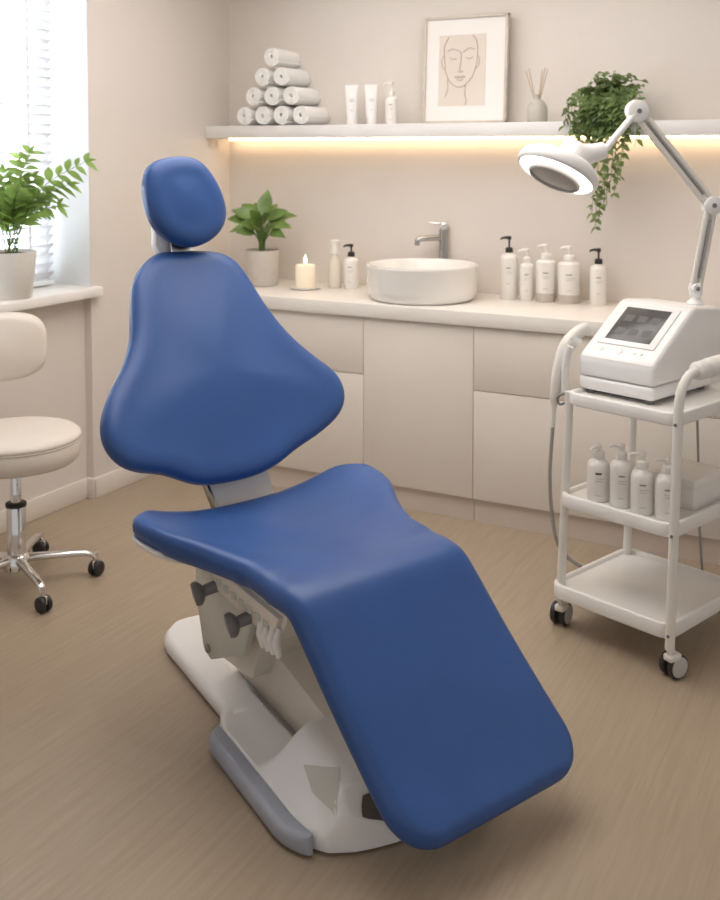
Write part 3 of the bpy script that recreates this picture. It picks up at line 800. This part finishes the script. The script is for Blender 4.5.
b = B(); b.lathe([(.018, 0), (.026, .004), (.029, .012), (.029, .055), (.025, .062), (.026, .07), (.031, .078), (.031, .17), (.026, .18), (.017, .182)], o=(.241, -.145, .936), d=(0, 1, .01), seg=24); b.out('handle_grip', M['tray'], tr, 50)
for z in (.14, .45, .79):
    B().lathe([(.005, 0), (.005, .003), (.002, .004)], o=(.222+z*.0205, -.2505, z), d=(0, -1, 0), seg=12).out('screw', M['knob'], tr)
for x, y, yw in ((-.214, -.195, .2), (-.214, .200, .5), (.236, .205, .3), (.222, -.236, -.25)):
    b = B(); b.lathe([(.009, .06), (.009, .098), (.015, .10), (.015, .112)], o=(x, y, 0), seg=14)
    b.box(-.017, .017, *((-.012, .036) if y < 0 else (-.030, .006)), .058, .080, .006, mx=Matrix.Translation((x, y, 0)) @ Matrix.Rotation(yw, 4, 'Z'))
    c = b.out('caster', M['cart'], tr, 50)
    ax = V((math.cos(yw), math.sin(yw), 0)); ctr = V((x, y, .037))+V((math.sin(yw), -math.cos(yw), 0))*(-.032 if y < 0 else .014)+V((-.012 if y < 0 else 0, 0, 0))
    for sg in (1, -1):
        w = B().lathe([(.010, .008), (.034, .008), (.037, .011), (.037, .024), (.034, .027), (.0322, .0272), (.0322, .0262)], o=ctr, d=ax*sg, seg=32).out('tyre', M['black'], c, 50)
        B().lathe([(.0315, .020), (.0315, .0275), (.024, .0300), (.010, .030), (.001, .030)], o=ctr, d=ax*sg, seg=28).out('hub_cap', M['wheel'], c, 50)

def tl(x, y, z=0):     # a spot on the trolley
    return TO+Matrix.Rotation(TA, 3, 'Z') @ V((x, y, z))

# bottles and box on the middle tray
GT = 'white pump bottles on the trolley'
TM = T2_-.0138
for x, y, r, hb, ht, lab, dk in ((-.096, -.155, .037, .135, .185, 'left end of the trolley bottles, darkest print on its front', True), (-.012, -.150, .036, .150, .202, 'second of the trolley bottles, the tallest with its pump turned left', False),
        (.072, -.160, .036, .140, .195, 'third of the trolley bottles, just left of the hidden one', False), (.152, -.145, .036, .140, .192, 'last of the trolley bottles, half hidden by the front post', False)):
    pump_bottle('white pump bottle, '+lab, tl(x, y, TM), r, hb, ht, 'bottle', TA+(.4 if x > -.05 else 1.5), GT, neck=.013, dark=dk, slope=.022)
bx = thing('product_box', 'white carton lying on the trolley behind the pump bottles', 'box', tl(.105, .055, TM), TA)
B().box(-.075, .075, -.09, .11, 0, .095, .003).out('carton', M['tray'], bx)
B().box(-.0765, .0765, -.0915, .1115, .065, .098, .003).out('lid', M['bottle'], bx)

# machine on the top tray
mc = thing('beauty_device', 'white wedge-shaped device with a grey touch screen on the trolley', 'device', tl(-.046, -.012, T3), TA)
HW = .142
fx = lambda y, z, x: (x, y, z)
B().prism([(-.125, .014), (-.132, .026), (-.132, .058), (.30, .058), (.30, .014)], -HW, HW, fx, .012, 4).out('base', M['white'], mc)
bodyo = B().prism([(-.133, .059), (-.131, .120), (-.118, .138), (.105, .286), (.125, .292), (.29, .276), (.305, .059)], -HW-.001, HW+.001, fx, .016, 5).out('body', M['white'], mc)
sl = V((0, .223, .148)).normalized(); sn = V((0, -sl.z, sl.y)); so_ = V((0, -.118, .138))
def sp_(x, s, h): return V((x, 0, 0))+so_+sl*s+sn*h
def slab(x0, x1, s0, s1, h0, h1, name, m, parent, bev=.0015):
    return B().prism([(x0, s0), (x1, s0), (x1, s1), (x0, s1)], h0, h1, lambda x, s, h: sp_(x, s, h), bev).out(name, M[m], parent)
slab(-.108, .108, .050, .250, -.001, .004, 'screen_bezel', 'white', mc, .002)
scr = slab(-.088, .082, .072, .236, .003, .0052, 'screen', 'screen', mc, .0008)
for i in range(3):
    for j in range(2):
        b = B(); b.prism([(-.068+i*.05, .10+j*.065), (-.068+i*.05+.034, .10+j*.065), (-.068+i*.05+.034, .132+j*.065), (-.068+i*.05, .132+j*.065)], .0052, .0056, lambda x, s, h: sp_(x, s, h))
        b.out('screen_icon', M['ui'], scr)
for x, r in ((-.075, .010), (-.005, .013), (.050, .006), (.075, .006)):
    B().lathe([(r, 0), (r, .0012), (r*.9, .002), (.001, .002)], o=sp_(x, .026, .0), d=sn, seg=20).out('button', M['tray'], mc)
for x, y in ((-.11, -.10), (.11, -.10), (-.11, .21), (.11, .21)):
    B().lathe([(.014, 0), (.015, .003), (.015, .022)], o=(x, y, .0002), seg=16).out('foot', M['knob'], mc)
for o in list(mc.children): pass
mc.location.z = T3-.0138

# magnifying lamp
def joint(b, p, d, r, h): b.lathe([(r*.85, -h), (r, -h*.8), (r, h*.8), (r*.85, h), (.001, h)], o=p, d=d, seg=28)
R3, F3 = V((.8813, .4726, 0)), V((-.4726, .8813, 0))
def cw(lat, dep, z): return R3*lat+F3*dep+V((0, 0, z))
mount = V(tl(.040, .205, T3+.2705)); elbow = V((-.622, 3.655, 1.425)); top = V((-.842, 3.515, 1.739)); neck = V((-.913, 3.385, 1.61)); head = V((-1.035, 3.27, 1.540))
lm = thing('magnifying_lamp', 'white jointed magnifier lamp with a glowing ring over the trolley', 'lamp', mount)
L = lambda p: V(p)-mount
b = B(); b.lathe([(.028, 0), (.030, .004), (.026, .012), (.018, .016), (.016, .022), (.016, .04)], o=(0, 0, 0), seg=28); b.box(-.021, .021, -.018, .018, .025, .075, .008)
b.out('mount', M['white'], lm, 50)
jd = (-F3+R3*.15).normalized()
def twin(a, c, name, off, r=.0095):
    d = (c-a).normalized(); s = d.cross(jd).normalized()*off
    b = B()
    for sg in (1, -1): b.tube([L(a)+s*sg, L(c)+s*sg], r, 12)
    return b.out(name, M['cart'], lm, 50)
m0 = mount+V((0, 0, .055))
twin(m0, elbow, 'lower_arm', .0115, .0105); twin(elbow, top, 'upper_arm', .013, .011)
for p, r, nm in ((m0, .020, 'joint'), (elbow, .031, 'joint'), (top, .037, 'joint')):
    b = B(); joint(b, L(p), jd, r, .019); j = b.out(nm, M['white'], lm, 50)
    B().lathe([(.008, 0), (.008, .004), (.004, .005), (.001, .005)], o=L(p)+jd*.0185, d=jd, seg=14).out('bolt', M['knob'], j)
b = B(); b.tube([L(elbow)+V((0, 0, 0)), L(elbow)], .001, 6); b.bm.free()
# steel springs along the upper arm
d = (top-elbow).normalized(); b = B(); b.tube([L(elbow)+d*.05+jd*.008, L(top)-d*.05+jd*.008], .0055, 10); b.out('spring', M['steel'], lm, 50)
d = (elbow-m0).normalized(); b = B(); b.tube([L(m0)+d*.04+jd*.008, L(elbow)-d*.05+jd*.008], .0055, 10); b.out('spring', M['steel'], lm, 50)
nd = (neck-top).normalized()
B().tube([L(top), L(top)+nd*.04, L(neck)], [.014, .0115, .0115], 14).out('neck', M['white'], lm, 50)
hn = cw(-.42, -.27, -.84).normalized()                        # the way the lamp shines
hr = head-hn*.016
hb = head-hn*.040; B().lathe([(.018, .152), (.028, .148), (.031, .108), (.040, .080), (.058, .056), (.066, .035), (.058, .020)], o=L(hb), d=(neck-hb).normalized(), seg=28).out('head_socket', M['white'], lm, 60)
b = B(); b.lathe([(.001, -.062), (.045, -.060), (.075, -.054), (.112, -.040), (.131, -.026), (.136, -.010), (.136, .002), (.132, .012), (.126, .014), (.122, .010)], o=L(head), d=hn, seg=56); hd = b.out('head', M['white'], lm, 60)
b = B(); b.lathe([(.124, .008), (.120, .0125), (.090, .0125), (.087, .008)], o=L(head), d=hn, seg=56); b.out('glow_ring', M['ring'], hd, 50)
b = B(); b.lathe([(.0875, .008), (.0875, .028), (.0845, .031), (.080, .031), (.079, .024)], o=L(head), d=hn, seg=48); b.out('lens_rim', M['wheel'], hd, 50)
b = B(); b.lathe([(.080, .024), (.06, .027), (.03, .028), (.001, .0285)], o=L(head), d=hn, seg=40); b.out('lens', M['lens'], hd, 80)

# handpiece on the left of the trolley, with its hose
hc = thing('handpiece', 'white curved handpiece with grey hose hanging at the trolley\'s left side', 'handpiece', tl(-.24, -.1, .8), TA)
HO = V((-.24, -.1, .8))
pts = [V(p)-HO for p in ((-.222, -.050, 1.005), (-.234, -.09, .985), (-.246, -.130, .948), (-.253, -.150, .895), (-.262, -.160, .83), (-.268, -.165, .76), (-.272, -.168, .67))]
B().tube(catmull(pts, 6, False), [.014+.010*math.sin(PI*min(1, .12+i/36*1.0))**.7-(.006 if i > 30 else 0) for i in range(37)], 18).out('grip', M['cart'], hc, 60)
B().tube([pts[1]*.5+pts[2]*.5-V((.006, .006, -.008)), pts[1]*.5+pts[2]*.5+V((.012, .012, -.018))], [.026, .026], 20).out('collar', M['tray'], hc, 50)
h2 = [V(p)-HO for p in ((-.272, -.168, .67), (-.276, -.172, .58), (-.278, -.174, .50), (-.274, -.168, .38), (-.262, -.15, .27), (-.245, -.10, .20), (-.24, .02, .125), (-.238, .12, .05), (-.23, .20, .0075), (-.20, .30, .0075))]
B().tube(catmull(h2, 8, False), .0065, 10).out('hose', M['cable'], hc, 60)
B().tube(catmull([V(p)-HO for p in ((-.213, -.155, .952), (-.222, -.16, .92), (-.226, -.165, .86), (-.224, -.165, .80))], 8, False), .013, 14).out('second_tip', M['tray'], hc, 60)
b = B(); b.tube(catmull([V(p) for p in ((-.200, -.16, .80), (-.228, -.185, .79), (-.238, -.19, .775), (-.232, -.185, .758), (-.215, -.175, .765))], 6, False), .004, 8); b.out('hose_hook', M['knob'], tr, 60)

# cables behind the trolley
def cable(label, pts, r=.005):
    o = B().tube(catmull([V(tl(*p)) for p in pts], 10, False), r, 8).out('power_cable', M['cable'], None, 60)
    tag(o, label, 'cable', 'cables hanging behind the trolley')
cable('thin grey cable hanging behind the trolley\'s middle, passing the front post', [(.0, .27, .80), (.005, .285, .72), (.012, .29, .55), (.02, .292, .30), (.05, .30, .06), (.14, .33, .006), (.22, .38, .006)], .0045)
cable('thicker grey cable hanging at the trolley\'s right rear corner', [(.205, .26, .80), (.215, .265, .70), (.206, .26, .48), (.190, .255, .30), (.175, .27, .12), (.16, .29, .03), (.05, .34, .007)], .0065)

# ------------------------------------------------------------------ light
w = D.worlds.new('overcast_daylight'); S.world = w; w.use_nodes = True
bg = w.node_tree.nodes['Background']; bg.inputs['Color'].default_value = (1, .965, .94, 1); bg.inputs['Strength'].default_value = .46
def area(name, loc, to, sx, sy, power, col, spread=180):
    l = D.lights.new(name, 'AREA'); l.shape = 'RECTANGLE'; l.size = sx; l.size_y = sy; l.energy = power; l.color = col; l.spread = math.radians(spread)
    o = D.objects.new(name, l); COL.objects.link(o); o.location = loc
    o.rotation_euler = (V(to)-V(loc)).to_track_quat('-Z', 'Y').to_euler(); return o
area('window_daylight', (-4.25, 3.0, 2.05), (-2.0, 2.75, 1.75), 3.4, 2.8, 490, (.86, .93, 1.0))
area('ceiling_fill', (-1.75, 3.0, 2.70), (-1.75, 3.0, 0), 2.2, 2.2, 48, (1, .94, .88))  # added soft fill with no fixture, brightens the shelf and back wall

# ------------------------------------------------------------------ camera
cam = D.cameras.new('camera'); co = D.objects.new('camera', cam); COL.objects.link(co)
co.location = (0, 0, 1.61); co.rotation_euler = (math.radians(87), 0, math.radians(28.2))
cam.sensor_fit = 'AUTO'; cam.sensor_width = 36; cam.lens = 42.0; cam.shift_y = -.2722
cam.dof.use_dof = True; cam.dof.focus_distance = 2.9; cam.dof.aperture_fstop = 4.0
S.camera = co
S.view_settings.view_transform = 'Standard'; S.view_settings.look = 'None'; S.view_settings.gamma = 1; S.view_settings.use_curve_mapping = False
S.view_settings.exposure = 0.2
